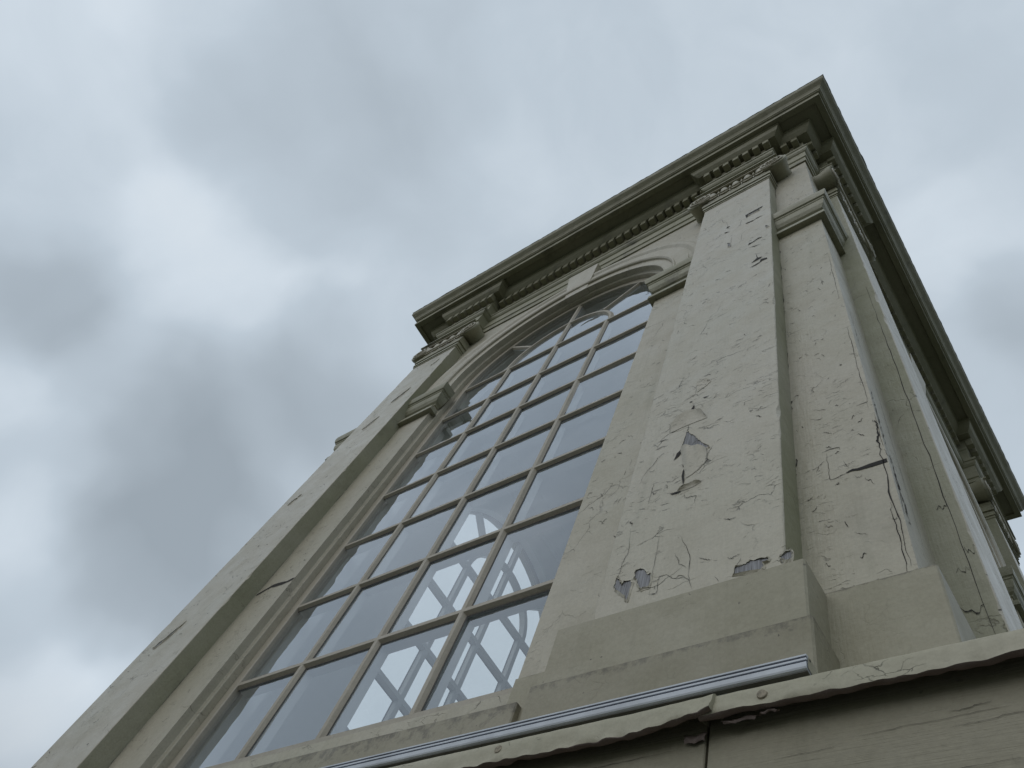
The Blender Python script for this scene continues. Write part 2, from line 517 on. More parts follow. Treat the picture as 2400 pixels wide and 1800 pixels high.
# ---- windows: frame > glass, glazing bars (front and back of the glass)
def bar_seg(mb, a, b, w, d0, d1, mi=0, w1=None):
    a, b = Vector(a), Vector(b)
    t = (b - a).normalized(); nn = Vector((-t.y, t.x)) * w / 2
    mm = nn * ((w1 or w) / w)
    v = [(p.x, d0, p.y) for p in (a + nn, a - nn, b - nn, b + nn)] + [(p.x, d1, p.y) for p in (a + mm, a - mm, b - mm, b + mm)]
    mb.add(v, [(0, 1, 2, 3), (7, 6, 5, 4), (0, 4, 5, 1), (1, 5, 6, 2), (2, 6, 7, 3), (3, 7, 4, 0)], mi)
GD = 1.522                                    # plane of the glass
ZROW = [1.627, 2.040, 2.447, 2.857, 3.263, 3.668, 4.075]
def build_window(k):
    T = T_side(k)
    fr = MB(T)
    arch_sweep(fr, [(.7360, 1.5385), (.692, 1.5385), (.6895, 1.536), (.6895, GD - .012), (.7360, GD - .012)], 1.16, 0, closed=True)
    fr.box((-.7355, GD - .012, 1.165), (.7355, 1.5420, 1.235))
    frame = fr.build('window', M_win, lan, bevel=.0012)
    frame['label'] = 'arched timber window frame holding four columns of panes'
    gm = MB(T)
    rg = random.Random(31 + k)
    us = [-.6895, -.35, 0, .35, .6895]
    zs_ = [1.234] + ZROW
    for i in range(7):
        for j in range(4):
            o4 = [rg.gauss(0, .0011) for _ in range(4)]
            gm.add([(us[j], GD + o4[0], zs_[i]), (us[j + 1], GD + o4[1], zs_[i]), (us[j + 1], GD + o4[1] + o4[2], zs_[i + 1]), (us[j], GD + o4[0] + o4[2], zs_[i + 1])], [(0, 1, 2, 3)], 0)
    ap = arch_path(.69, ZS, 36)
    n = len(ap)
    gm.add([(u, GD, z) for u, z in ap], [tuple(range(n))], 0)
    gm.build('glass', M_glass, frame, recalc=False)
    for name, d0, d1, m, wid in (('glazing_bars', GD + .0005, 1.5360, M_win, .037), ('inner_glazing_bars', GD - .0005, GD - .042, M_inner, .034)):
        mb = MB(T)
        fw = .015 if name == 'glazing_bars' else None
        e = .0004 if name == 'glazing_bars' else -.0004
        for u in (-.35, 0, .35):
            top = ZS + (math.sqrt(.37 ** 2) if u == 0 else 0)
            zz = [1.236] + ZROW + ([ZS + .70 - .005] if u == 0 else [])
            for i in range(len(zz) - 1):
                a0, a1 = zz[i], zz[i + 1]
                bar_seg(mb, (u, a0), (u, a1), wid, d0, d1, w1=fw)
        for z in ZROW:
            bar_seg(mb, (-.689, z), (.689, z), wid - .0008, d0, d1 + e, w1=fw)
        # inner half round bar and the two slanted ones
        m_ = 18
        for i in range(m_):
            a0, a1 = math.pi * i / m_, math.pi * (i + 1) / m_
            v = []
            for rr in (.3515, .3885):
                for a in (a0, a1):
                    r2 = .370 + (rr - .370) * ((fw or wid) / wid)
                    v += [(rr * math.cos(a), d0, ZROW[-1] + rr * math.sin(a)), (r2 * math.cos(a), d1 + 2 * e, ZROW[-1] + r2 * math.sin(a))]
            mb.add(v, [(0, 1, 3, 2), (4, 6, 7, 5), (1, 5, 7, 3), (0, 2, 6, 4)])
        for s in (-1, 1):
            a = R(45)
            bar_seg(mb, (s * .384 * math.cos(a), ZS + .384 * math.sin(a)), (s * .689 * math.cos(a), ZS + .689 * math.sin(a)), wid - .004, d0, d1 - e, w1=fw)
        if fw:                                  # dark strips a little wider than the bars, where they meet the glass
            for u in (-.35, 0, .35): bar_seg(mb, (u, 1.238), (u, ZROW[-1] + (.68 if u == 0 else 0)), .0465, GD + .0012, GD + .0026, 1)
            for z in ZROW: bar_seg(mb, (-.688, z), (.688, z), .0455, GD + .0012, GD + .0022, 1)
        mb.build(name, [m, M_bar_edge], frame, bevel=.0012 if k in (0, 3) else 0)
    return frame
for k in range(4): build_window(k)

# ---- sills
for k in range(4):
    mb = MB(T_side(k))
    mb.add([(-.736, 1.535, 1.166), (.736, 1.535, 1.166), (.736, 1.6515, 1.0530), (-.736, 1.6515, 1.0530)], [(0, 1, 2, 3)])
    mb.box((-.826, 1.56, .80), (.826, 1.652, 1.0555))
    mb.build('sill', M_sill, lan, bevel=.003)

# ---- arch mouldings, keystones
for k in range(4):
    mb = MB(T_side(k))
    prof = [(1.000, H - .002), (1.000, H + .012), (.994, H + .022), (.975, H + .030), (.955, H + .027), (.935, H + .016), (.922, H + .013), (.914, H + .013),
            (.914, H + .020), (.834, H + .016), (.830, H + .024), (.822, H + .026), (.814, H + .020), (.812, H + .008), (.762, H + .006), (.7555, H + .004), (.7555, H - .004)]
    rows = [[(u, d, z) for u, z in [(r * math.cos(math.pi - math.pi * i / 48), ZS + r * math.sin(math.pi - math.pi * i / 48)) for i in range(49)]] for r, d in prof]
    # below the springing the rings run straight down to the impost
    rows = [[(rw[0][0], rw[0][1], 3.975)] + rw + [(rw[-1][0], rw[-1][1], 3.975)] for rw in rows]
    mb.grid(rows, 0, False)
    mb.build('arch_moulding', M_paint, lan, recalc=True)
    mb = MB(T_side(k))
    v = [(-.088, 1.601, 4.828), (.088, 1.601, 4.828), (.125, 1.658, 5.205), (-.125, 1.658, 5.205),
         (-.088, 1.52, 4.828), (.088, 1.52, 4.828), (.125, 1.56, 5.205), (-.125, 1.56, 5.205)]
    v[0] = (-.088, 1.612, 4.822); v[1] = (.088, 1.612, 4.822)
    mb.add(v, [(0, 1, 2, 3), (0, 4, 5, 1), (1, 5, 6, 2), (2, 6, 7, 3), (3, 7, 4, 0)])
    mb.build('keystone', M_shaft, lan, bevel=.002)

# ---- imposts: upper moulding and the separate bar under it
IMP = [(-.01, 3.775), (.008, 3.778), (.008, 3.788), (.012, 3.792), (.022, 3.800), (.034, 3.822), (.040, 3.850), (.041, 3.872), (.046, 3.876), (.046, 3.888), (.054, 3.892), (.060, 3.915), (.062, 3.930), (.062, 3.956), (.0, 3.968), (-.01, 3.968)]
BAR = [(-.01, 3.690), (.028, 3.690), (.028, 3.724), (-.01, 3.728)]
for k in range(4):
    for s in (-1, 1):
        for name, prof in (('impost_moulding', IMP), ('impost_bar', BAR)):
            mb = MB(T_side(k))
            path = [(s * .7555, H - .028), (s * .7555, H), (s * 1.0, H)]
            if s > 0: path = path[::1]
            # outwards must lie to the right of travel; in (u, d) space that flips with the side
            pr = [((-o if s > 0 else o), z) for o, z in prof]
            open_path_moulding(mb, path, pr)
            mb.build(name, M_trim, lan, bevel=.0015)
    for name, prof in (('impost_moulding', IMP), ('impost_bar', BAR)):
        c, s_ = [(1, 0), (0, 1), (-1, 0), (0, -1)][k]
        mb = MB(lambda p, c=c, s_=s_: (p[0] * c - p[1] * s_, p[0] * s_ + p[1] * c, p[2] + EYE))
        path = [(1.407, -H), (H, -H), (H, -1.407)]
        open_path_moulding(mb, path, prof)
        mb.build(name, M_trim, lan, bevel=.0015)

# ---- pilasters: shaft > plinth, capital
WOOD= [(False, [(1.1443, 3.4829), (1.152, 3.4758), (1.1605, 3.4576), (1.1683, 3.4476), (1.178, 3.4254), (1.1862, 3.4069), (1.2028, 3.3764), (1.2207, 3.3528), (1.22, 3.3461), (1.208, 3.3499), (1.2094, 3.33), (1.1395, 3.3787), (1.1357, 3.3935), (1.1423, 3.4304)]), (False, [(1.0777, 2.9128), (1.0955, 2.9114), (1.1043, 2.8995), (1.11, 2.8875), (1.1193, 2.886), (1.1193, 2.8436), (1.1004, 2.8422), (1.0958, 2.8502), (1.0875, 2.8736), (1.0772, 2.8874)]), (False, [(1.0322, 2.9129), (1.0404, 2.895), (1.0496, 2.8769), (1.0536, 2.8878), (1.0705, 2.8855), (1.0759, 2.8738), (1.074, 2.8438), (1.0733, 2.8218), (1.0684, 2.8237), (1.0609, 2.84), (1.0507, 2.8517), (1.0377, 2.8646), (1.0296, 2.8788), (1.0303, 2.8976)]), (False, [(1.3104, 2.8245), (1.3261, 2.8242), (1.3367, 2.8253), (1.3376, 2.8307), (1.3588, 2.8254), (1.374, 2.8213), (1.3758, 2.8153), (1.3645, 2.8113), (1.3664, 2.8005), (1.3608, 2.7931), (1.3053, 2.8009)]), (False, [(1.3972, 2.8135), (1.4038, 2.8185), (1.4168, 2.823), (1.4189, 2.8177), (1.4189, 2.7978), (1.4087, 2.7969), (1.4007, 2.8039)]), (False, [(1.289, 5.7238), (1.3509, 5.7186), (1.3479, 5.6934), (1.2895, 5.6918)]), (False, [(1.3796, 5.3048), (1.3824, 5.3153), (1.3973, 5.2704), (1.3849, 5.2681)]), (False, [(1.188, 5.3432), (1.2019, 5.3237), (1.2074, 5.2541), (1.194, 5.2676)])]
DARK= [(False, [(1.1359, 3.3913), (1.1379, 3.3717), (1.1334, 3.3608), (1.1192, 3.3466), (1.1258, 3.3801)]), (False, [(1.1419, 3.6004), (1.1541, 3.6446), (1.1561, 3.6305), (1.1542, 3.6001), (1.147, 3.5987)]), (False, [(1.1491, 3.3036), (1.1616, 3.2972), (1.1651, 3.2671), (1.1593, 3.2653), (1.1589, 3.2474), (1.1622, 3.2239), (1.1611, 3.2036), (1.1525, 3.2478), (1.1532, 3.2729), (1.1572, 3.287), (1.1513, 3.2927)]), (False, [(1.1207, 3.1918), (1.1342, 3.1827), (1.1548, 3.1834), (1.1576, 3.1766), (1.1434, 3.1749), (1.1351, 3.1755)]), (False, [(1.1905, 3.1959), (1.22, 3.1921), (1.2032, 3.1888), (1.1951, 3.189)]), (False, [(1.1744, 3.6705), (1.1834, 3.6664), (1.1983, 3.6642), (1.1864, 3.6592)]), (False, [(1.1345, 3.6699), (1.1403, 3.6752), (1.1475, 3.6731), (1.1435, 3.6673)]), (False, [(1.2715, 5.7455), (1.3322, 5.7524), (1.3693, 5.7556), (1.3601, 5.7306), (1.289, 5.7238), (1.2808, 5.6609)]), (False, [(1.275, 5.5636), (1.2977, 5.5556), (1.3216, 5.5481), (1.3631, 5.5515), (1.3807, 5.5444), (1.3364, 5.5591), (1.3158, 5.5366), (1.2829, 5.5458)]), (False, [(1.2958, 5.1239), (1.3036, 5.1484), (1.3172, 5.1384), (1.344, 5.1628), (1.3655, 5.142), (1.3441, 5.146), (1.3146, 5.1287)]), (False, [(1.2952, 5.081), (1.3367, 5.0495), (1.3628, 5.0367), (1.3261, 5.0476)]), (False, [(1.3147, 4.8083), (1.3404, 4.8487), (1.3362, 4.9148), (1.3441, 4.8467), (1.3652, 4.8287), (1.3529, 4.82), (1.3357, 4.8153)]), (False, [(1.3092, 4.7549), (1.353, 4.7712), (1.3578, 4.8038), (1.3845, 4.783), (1.3844, 4.7669), (1.3651, 4.7741), (1.3385, 4.753)]), (False, [(1.1605, 5.5942), (1.1749, 5.5853), (1.1943, 5.5645), (1.166, 5.5748)]), (False, [(1.1685, 5.6632), (1.172, 5.6916), (1.1899, 5.6806), (1.1777, 5.6688)]), (True, [(1.5141, 3.155), (1.5305, 3.1631), (1.5418, 3.1588), (1.5651, 3.1607), (1.6029, 3.1595), (1.6028, 3.1454), (1.5427, 3.1493), (1.5259, 3.1556)])]
LINES= [(False, 0.00075, [(1.1727, 2.9934), (1.1935, 2.9454), (1.2069, 2.895), (1.2073, 2.8425), (1.2186, 2.7976)]), (False, 0.00075, [(1.1666, 2.9315), (1.1778, 2.9116), (1.1823, 2.8888), (1.2006, 2.8691)]), (False, 0.00075, [(1.0352, 3.0874), (1.0447, 2.9938), (1.0352, 2.9566), (1.0352, 2.9297), (1.0326, 2.9112)]), (False, 0.0005, [(1.1205, 3.0324), (1.1216, 2.9509), (1.1205, 2.8988), (1.1229, 2.8184)]), (False, 0.00075, [(1.1229, 2.8572), (1.1393, 2.8594), (1.1404, 2.8682), (1.1483, 2.8679)]), (False, 0.00075, [(1.1393, 2.8594), (1.1394, 2.8176), (1.1216, 2.8194)]), (False, 0.00099, [(1.3104, 2.8245), (1.3261, 2.8242), (1.3367, 2.8253), (1.3376, 2.8307), (1.3588, 2.8254), (1.374, 2.8219)]), (False, 0.00099, [(1.0777, 2.9128), (1.0955, 2.9114), (1.1043, 2.8995), (1.11, 2.8875), (1.1193, 2.886)]), (False, 0.00099, [(1.028, 2.9034), (1.0322, 2.9129), (1.0404, 2.895), (1.0496, 2.8769), (1.0536, 2.8878), (1.0705, 2.8855)]), (False, 0.00075, [(1.3044, 2.7993), (1.3104, 2.8245), (1.3187, 2.8468)]), (False, 0.00075, [(1.3954, 2.8157), (1.4002, 2.8202), (1.4096, 2.8265), (1.4163, 2.8335)]), (False, 0.0005, [(1.2661, 2.8143), (1.2751, 2.7963)]), (False, 0.00073, [(1.0476, 6.1099), (1.0518, 6.156), (1.098, 6.1575), (1.1143, 6.2588)]), (False, 0.00088, [(0.9998, 5.8934), (1.0333, 5.9041), (1.0774, 5.9065), (1.0985, 5.9543), (1.132, 5.9283), (1.14, 5.8649), (1.1655, 5.8076), (1.1735, 5.6947), (1.1661, 5.6444)]), (False, 0.00073, [(1.2023, 5.5137), (1.2456, 5.5892), (1.2502, 5.6507), (1.2555, 5.6882), (1.2808, 5.6609)]), (False, 0.00073, [(1.2905, 5.4452), (1.2599, 5.3736), (1.2602, 5.3004), (1.2523, 5.2246)]), (False, 0.00073, [(1.2259, 5.4368), (1.2057, 5.4207), (1.2054, 5.3073), (1.2175, 5.2123)]), (False, 0.00058, [(1.2061, 6.1734), (1.2283, 6.1193), (1.2423, 6.1068)]), (False, 0.00058, [(1.2388, 5.1144), (1.2544, 5.1438), (1.2957, 5.1288)]), (False, 0.00058, [(1.2675, 5.0568), (1.2938, 5.0853)]), (False, 0.00099, [(1.0512, 3.5391), (1.0698, 3.539), (1.086, 3.5474), (1.0993, 3.5604), (1.1207, 3.591), (1.1422, 3.5978)]), (False, 0.00099, [(1.1443, 3.4829), (1.1477, 3.5229)]), (False, 0.00099, [(1.0508, 3.4856), (1.0661, 3.49), (1.0886, 3.4832)]), (False, 0.0008, [(1.0523, 3.4478), (1.0639, 3.4503), (1.0926, 3.4491)]), (False, 0.00099, [(1.0261, 3.2898), (1.0375, 3.3358), (1.0582, 3.3696), (1.0648, 3.3893), (1.0669, 3.4001), (1.0858, 3.4077)]), (False, 0.0008, [(1.0069, 3.4117), (1.0216, 3.4102)]), (False, 0.0008, [(1.1668, 3.1661), (1.1711, 3.1421), (1.1815, 3.1377), (1.2016, 3.1341), (1.1983, 3.1027)]), (False, 0.0008, [(1.1013, 3.6839), (1.1248, 3.7055), (1.1522, 3.7133), (1.1636, 3.6981), (1.1855, 3.7078)]), (False, 0.0008, [(1.0829, 3.8102), (1.0897, 3.8498), (1.0991, 3.8941)]), (False, 0.0008, [(1.1518, 3.719), (1.1529, 3.7531), (1.1496, 3.7781)]), (False, 0.0006, [(1.0579, 3.6461), (1.076, 3.6341), (1.084, 3.6425)]), (False, 0.0006, [(1.0066, 3.7661), (1.028, 3.7697), (1.0462, 3.7759)]), (False, 0.0006, [(1.0734, 3.2268), (1.1019, 3.2238)]), (False, 0.0008, [(1.0698, 3.1758), (1.072, 3.2364), (1.0725, 3.265)]), (True, 0.00056, [(1.4804, 3.2639), (1.48, 3.2037), (1.48, 3.1504), (1.5019, 3.1515), (1.5141, 3.155)]), (True, 0.00056, [(1.4705, 3.2749), (1.4899, 3.2781), (1.5105, 3.272), (1.5118, 3.2628)]), (True, 0.00046, [(1.515, 3.208), (1.5239, 3.175)]), (True, 0.00056, [(1.6026, 3.199), (1.6091, 3.1636), (1.6082, 3.1308)]), (True, 0.0007, [(1.5574, 3.3037), (1.5696, 3.2842)]), (True, 0.00056, [(1.5834, 2.9447), (1.5902, 2.9411), (1.5928, 2.9456)]), (True, 0.00046, [(1.6098, 3.1044), (1.6073, 2.9496)]), (True, 0.00046, [(1.4527, 3.4565), (1.4771, 3.4372), (1.4843, 3.4413)]), (True, 0.00046, [(1.4623, 3.4992), (1.4938, 3.4764)]), (True, 0.00046, [(1.5674, 3.4374), (1.596, 3.438)]), (True, 0.00046, [(1.5806, 3.7525), (1.599, 3.7359)]), (True, 0.00046, [(1.6027, 3.37), (1.6028, 3.2147)])]
FLAPS= [([(1.1368, 3.3935), (1.1644, 3.3754), (1.1877, 3.3602), (1.2138, 3.3434)], [(1.1645, 3.2331), (1.1786, 3.2385), (1.1962, 3.2524), (1.2198, 3.2847)]), ([(1.0833, 3.5541), (1.1119, 3.5813), (1.1423, 3.5968), (1.1675, 3.5859), (1.1854, 3.5713), (1.1993, 3.5337)], [(1.0942, 3.5183), (1.1225, 3.5241), (1.1511, 3.5249), (1.1747, 3.5247), (1.1912, 3.5231), (1.2039, 3.5245)]), ([(1.1505, 3.7661), (1.1563, 3.7914), (1.1772, 3.7907), (1.1977, 3.7716)], [(1.1563, 3.7257), (1.1685, 3.7337), (1.1854, 3.7454), (1.1995, 3.7627)]), ([(1.1486, 3.1837), (1.1683, 3.1923), (1.1926, 3.1946), (1.209, 3.1913)], [(1.1491, 3.1793), (1.1697, 3.1778), (1.1899, 3.1792), (1.2073, 3.1872)])]

def jitter_edge(poly, n=3, amt=.0016):
    out = []
    for i in range(len(poly)):
        a, b = Vector(poly[i]), Vector(poly[(i + 1) % len(poly)])
        for j in range(n):
            p = a.lerp(b, j / n)
            if j: p += Vector((random.uniform(-amt, amt), random.uniform(-amt, amt) * 2))
            out.append((p.x, p.y))
    return out
def ngon(mb, poly, d, mi):
    mb.add([(u, d, z) for u, z in poly], [tuple(range(len(poly)))], mi)
def ribbon(mb, pts, w, d, mi):
    pts = [Vector(p) for p in pts]
    fine = []
    for i in range(len(pts) - 1):
        for j in range(4):
            p = pts[i].lerp(pts[i + 1], j / 4)
            if j: p += Vector((random.uniform(-1, 1), random.uniform(-1, 1) * 2)) * w * 1.2
            fine.append(p)
    fine.append(pts[-1])
    n = len(fine)
    L_, R_ = [], []
    for i, p in enumerate(fine):
        t = (fine[min(i + 1, n - 1)] - fine[max(i - 1, 0)]).normalized()
        nn = Vector((-t.y, t.x * 1.8)) * w * (.15 + .85 * math.sin(math.pi * (i + .3) / n)) * random.uniform(.5, 1.3)
        L_.append((p.x + nn.x / 2, d, p.y + nn.y / 2)); R_.append((p.x - nn.x / 2, d, p.y - nn.y / 2))
    mb.grid([L_, R_], mi)
def paint_lip(mb, poly, d, mi, h=.0022, w=.0035):
    """the broken edge of the paint film round a bare patch, standing a little off the wood"""
    c = sum((Vector(p) for p in poly), Vector((0, 0))) / len(poly)
    rows = [[], [], []]
    for p in poly + [poly[0]]:
        v = Vector(p); o = (v - c).normalized()
        hh = h * random.uniform(.5, 1.8)
        rows[0].append((v.x, d + .0002, v.y)); rows[1].append((v.x - o.x * .0006, d + hh, v.y - o.y * .001)); rows[2].append((v.x + o.x * w, d - .0004, v.y + o.y * w * 2))
    mb.grid(rows, mi)
def flap(mb, free, fixed, d, lift, mi, under):
    n = 16
    def at(pl, t):
        x = t * (len(pl) - 1); i = min(int(x), len(pl) - 2)
        return Vector(pl[i]).lerp(Vector(pl[i + 1]), x - i)
    rows, back = [], []
    for j in range(7):
        s = j / 6
        row, bk = [], []
        for i in range(n + 1):
            t = i / n
            p = at(fixed, t).lerp(at(free, t), s)
            edge = math.sin(math.pi * min(1, max(0, t * .94 + .03))) ** .6
            h = lift * s ** 1.5 * edge * (1 + .25 * math.sin(t * 9))
            if s == 1: p += Vector((0, random.uniform(-.0015, .0015)))
            row.append((p.x, d + .0004 + h, p.y)); bk.append((p.x, d + .0003 + h - .0012 * s, p.y + .0006 * s))
        rows.append(row); back.append(bk)
    mb.grid(rows, mi, True)
    mb.grid(back, under, True)
    mb.grid([rows[-1], back[-1]], under)

def build_shaft(k, s):
    T = T_side(k)
    c = 1.2 * s
    mb = MB(T)
    D = H + PD
    hw = .207
    u0, u1 = c - hw, c + hw
    zb, zt = 1.12, 4.83
    rows = []
    nr = 150
    for j in range(nr + 1):
        z = zb + (zt - zb) * j / nr
        row = []
        for sg, ue in ((1, u0), (-1, u1)):
            w = .0012 * noise.noise(Vector((z * 7, ue * 9, k + .5))) + .0006 * noise.noise(Vector((z * 30, ue * 9, k)))
            chip = max(0, noise.noise(Vector((z * 19, ue * 31, k * 3.1))) - .33) * .016
            e = [(ue + sg * (w if abs(w) < .01 else 0), H - .002), (ue + sg * w, D - .003 - chip), (ue + sg * (.0009 + w + chip * .6), D - .0009 - chip * .6), (ue + sg * (.003 + w + chip), D)]
            row.append(e)
        rows.append([(p[0], p[1], z) for p in row[0]] + [(p[0], p[1], z) for p in row[1][::-1]])
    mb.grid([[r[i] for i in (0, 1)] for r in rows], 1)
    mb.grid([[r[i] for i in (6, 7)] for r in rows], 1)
    mb.grid([[r[i] for i in (1, 2, 3, 4, 5, 6)] for r in rows], 0)
    def near(u, z, d=D): return d + .0006
    if k == 0 and s == 1:
        for pier, poly in WOOD:
            if pier: continue
            q = jitter_edge([(u, z - EYE) for u, z in poly])
            ngon(mb, q, D + .0010, 2)
            paint_lip(mb, q, D + .0010, 0)
        for pier, poly in DARK:
            if not pier: ngon(mb, jitter_edge([(u, z - EYE) for u, z in poly], 2, .0008), D + .0016, 3)
        for pier, w, pl in LINES:
            if not pier: ribbon(mb, [(u, z - EYE) for u, z in pl], w * 1.5, D + .0013, 3)
        for (fr_, fx), lift in zip(FLAPS, (.016, .014, .007, .008)):
            flap(mb, [(u, z - EYE) for u, z in fr_], [(u, z - EYE) for u, z in fx], D + .0007, lift, 0, 3)
    rnd = random.Random(k * 10 + s)
    # scattered short cracks and small lifted scales of paint
    n = {0: 130, 1: 110}.get(k, 20)
    for i in range(n):
        u = rnd.uniform(u0 + .01, u1 - .01); z = rnd.uniform(1.25, 4.75)
        if k == 0 and s == 1 and (rnd.random() < .35 and z < 3.2): continue
        ln = rnd.uniform(.008, .034); a = rnd.gauss(0, .35) if rnd.random() < .8 else rnd.uniform(0, 3)
        pts = [(u + math.cos(a) * ln * t, z + math.sin(a) * ln * 1.6 * t + rnd.gauss(0, .003)) for t in (-.5, -.15, .2, .5)]
        if min(p[0] for p in pts) < u0 + .004 or max(p[0] for p in pts) > u1 - .004: continue
        ribbon(mb, pts, rnd.uniform(.0006, .0018), D + .0012, 3)
    if k == 0 and s == -1:
        for (uu, z, ln, wd) in ((-1.17, 4.12, .10, .018), (-1.24, 3.78, .08, .012), (-1.3, 2.95, .05, .006), (-1.10, 4.60, .05, .006), (-1.27, 1.9, .09, .007)):
            q = [(uu - ln / 2, z - ln * .5), (uu - ln * .1, z - ln * .2 + wd), (uu + ln / 2, z + ln * .9), (uu + ln * .3, z + ln * .1), (uu - ln * .2, z - ln * .6)]
            q = jitter_edge(q, 4, .003)
            ngon(mb, q, D + .001, 2); paint_lip(mb, q, D + .001, 0)
            ribbon(mb, [(uu - ln * .4, z - ln * .2), (uu, z + ln * .3), (uu + ln * .5, z + ln)], wd * .35, D + .0016, 3)
    for q in range(7):                          # broken paint along the joint with the plinth
        a0 = u0 + .01 + q * .056 + rnd.uniform(0, .02)
        ribbon(mb, [(a0 + rnd.uniform(.01, .045) * t, 1.1445 + rnd.gauss(0, .0014)) for t in (0, .4, .7, 1)], rnd.uniform(.0015, .004), D + .0013, 3)
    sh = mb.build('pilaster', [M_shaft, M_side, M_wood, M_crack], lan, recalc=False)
    # stepped plinth
    mb = MB(T)
    mb.box((c - .256, H - .003, .70), (c + .256, 1.725, 1.142))
    pl = mb.build('plinth', M_plinth, sh, bevel=.0035)
    mb = MB(T)
    mb.box((c - .2656, H - .006, .70), (c + .2656, 1.737, .984))
    mb.build('plinth_step', M_plinth_low, sh, bevel=.0035)
    # capital: necking, echinus with eggs, volutes with bolsters, abacus
    mb = MB(T)
    def ringbox(hw_, dp, z0, z1): mb.box((c - hw_, H - .004 - hw_ * .002, z0), (c + hw_, D + dp, z1))
    ringbox(.2105, .004, 4.800, 4.822)
    ringbox(.2165, .010, 4.822, 4.858)
    ringbox(.2120, .006, 4.858, 4.872)
    ringbox(.2220, .016, 4.872, 4.914)
    ringbox(.2180, .012, 4.914, 4.966)
    ringbox(.235, .026, 5.122, 5.130)
    ringbox(.250, .034, 5.130, 5.142)
    ringbox(.268, .044, 5.142, 5.152)
    ringbox(.276, .052, 5.152, 5.1675)
    # eggs
    for i in range(-2, 3):
        cu = c + i * .078
        rows = []
        for a in range(7):
            ph = math.pi * a / 6
            rows.append([(cu + .027 * math.sin(ph) * math.cos(t), D + .014 + .024 * math.sin(ph) * abs(math.sin(t)), 5.048 + .056 * math.cos(ph)) for t in [math.pi * j / 8 for j in range(9)]])
        mb.grid(rows, 1, True)
        pts = [(cu + .035 * math.cos(t), D + .018, 5.048 + .060 * math.sin(t)) for t in [math.pi * (1.0 + j / 10) for j in range(11)]]
        tube(mb, pts, .0055, 5, 1)
        if i < 2:
            tube(mb, [(cu + .039, D + .020, 5.105), (cu + .039, D + .024, 5.05), (cu + .039, D + .014, 4.985)], .006, 5, 1, True)
    mb.box((c - .19, H - .004, 4.966), (c + .19, D + .012, 5.122))
    for sv in (-1, 1):
        cu, cz, r = c + sv * .245, 5.058, .086
        rows = []
        prof = [(1.0, D + .030), (1.0, D + .012), (.90, D - .008), (.80, H + .03), (.84, H + .012), (.84, H - .004)]
        for q, d in prof:
            rows.append([(cu + r * q * math.cos(t), d, cz + r * q * math.sin(t)) for t in [2 * math.pi * j / 28 for j in range(28)]])
        mb.grid(rows, 0, True, closed=True)
        fc = [(cu + r * math.cos(t), D + .030, cz + r * math.sin(t)) for t in [2 * math.pi * j / 28 for j in range(28)]]
        mb.add(fc, [tuple(range(28))], 0)
        sp = []
        for j in range(64):
            t = j / 63
            rr = (r - .004) * (1 - .84 * t)
            a = math.pi / 2 - sv * (-1) * t * math.pi * 5
            sp.append((cu + rr * math.cos(a), D + .032 + .012 * t, cz + rr * math.sin(a)))
        tube(mb, sp, .0075, 6, 1, True)
        rows = []
        for a in range(5):
            ph = math.pi / 2 * a / 4
            rows.append([(cu + .014 * math.cos(ph) * math.cos(t), D + .034 + .014 * math.sin(ph), cz + .014 * math.cos(ph) * math.sin(t)) for t in [2 * math.pi * j / 10 for j in range(10)]])
        mb.grid(rows, 1, True, closed=True)
    # dipping bands that join the volutes
    for zz_, rr in ((5.116, .007), (4.968, .005)):
        tube(mb, [(c - .24, D + .033, zz_ + .003), (c - .1, D + .034, zz_ - .006), (c + .1, D + .034, zz_ - .006), (c + .24, D + .033, zz_ + .003)], rr, 6, 1)
    mb.build('capital', [M_trim, M_paint], sh)
    return sh
for k in range(4):
    for s in (-1, 1): build_shaft(k, s)

# cracks on the corner pier and the raised bits of paint there
mb = MB(T_side(0))
for pier, poly in DARK:
    if pier: ngon(mb, jitter_edge([(u, z - EYE) for u, z in poly], 2, .0008), H + .0012, 0)
for pier, w, pl in LINES:
    if pier: ribbon(mb, [(u, z - EYE) for u, z in pl], w * 2.2, H + .0009, 0)
rnd = random.Random(5)
for i in range(170):
    u = rnd.uniform(1.415, 1.59); z = rnd.uniform(1.25, 5.1)
    if rnd.random() < .4 and z < 2: continue
    ln = rnd.uniform(.006, .026); a = rnd.gauss(0, .4) if rnd.random() < .75 else rnd.uniform(0, 3)
    pts = [(u + math.cos(a) * ln * t, z + math.sin(a) * ln * 1.8 * t + rnd.gauss(0, .004)) for t in (-.5, -.15, .2, .5)]
    if max(p[0] for p in pts) > 1.6 or min(p[0] for p in pts) < 1.41: continue
    ribbon(mb, pts, rnd.uniform(.0006, .0016), H + .0009, 0)
for i in range(90):
    s = -1 if rnd.random() < .5 else 1
    u = s * rnd.uniform(.775, .985); z = rnd.uniform(1.3, 3.6)
    ln = rnd.uniform(.008, .03); a = rnd.gauss(0, .7)
    pts = [(u + math.cos(a) * ln * t, z + math.sin(a) * ln * 1.8 * t + rnd.gauss(0, .004)) for t in (-.5, -.15, .2, .5)]
    ribbon(mb, pts, rnd.uniform(.0006, .0016), H + .0009, 0)
for u, w in ((.9945, .0022), (1.4055, .0026), (-.9925, .0022), (-1.4075, .002)):
    z = 1.16
    while z < 5.0:
        l_ = rnd.uniform(.05, .35)
        ribbon(mb, [(u + (.0015 if abs(u) > 1.2 else -.0015) * (1 if u > 0 else -1) * rnd.uniform(.6, 1.8), z + l_ * t) for t in (0, .3, .6, 1)], w * rnd.uniform(.5, 1.5), H + .0011, 0)
        z += l_ + rnd.uniform(.02, .45)
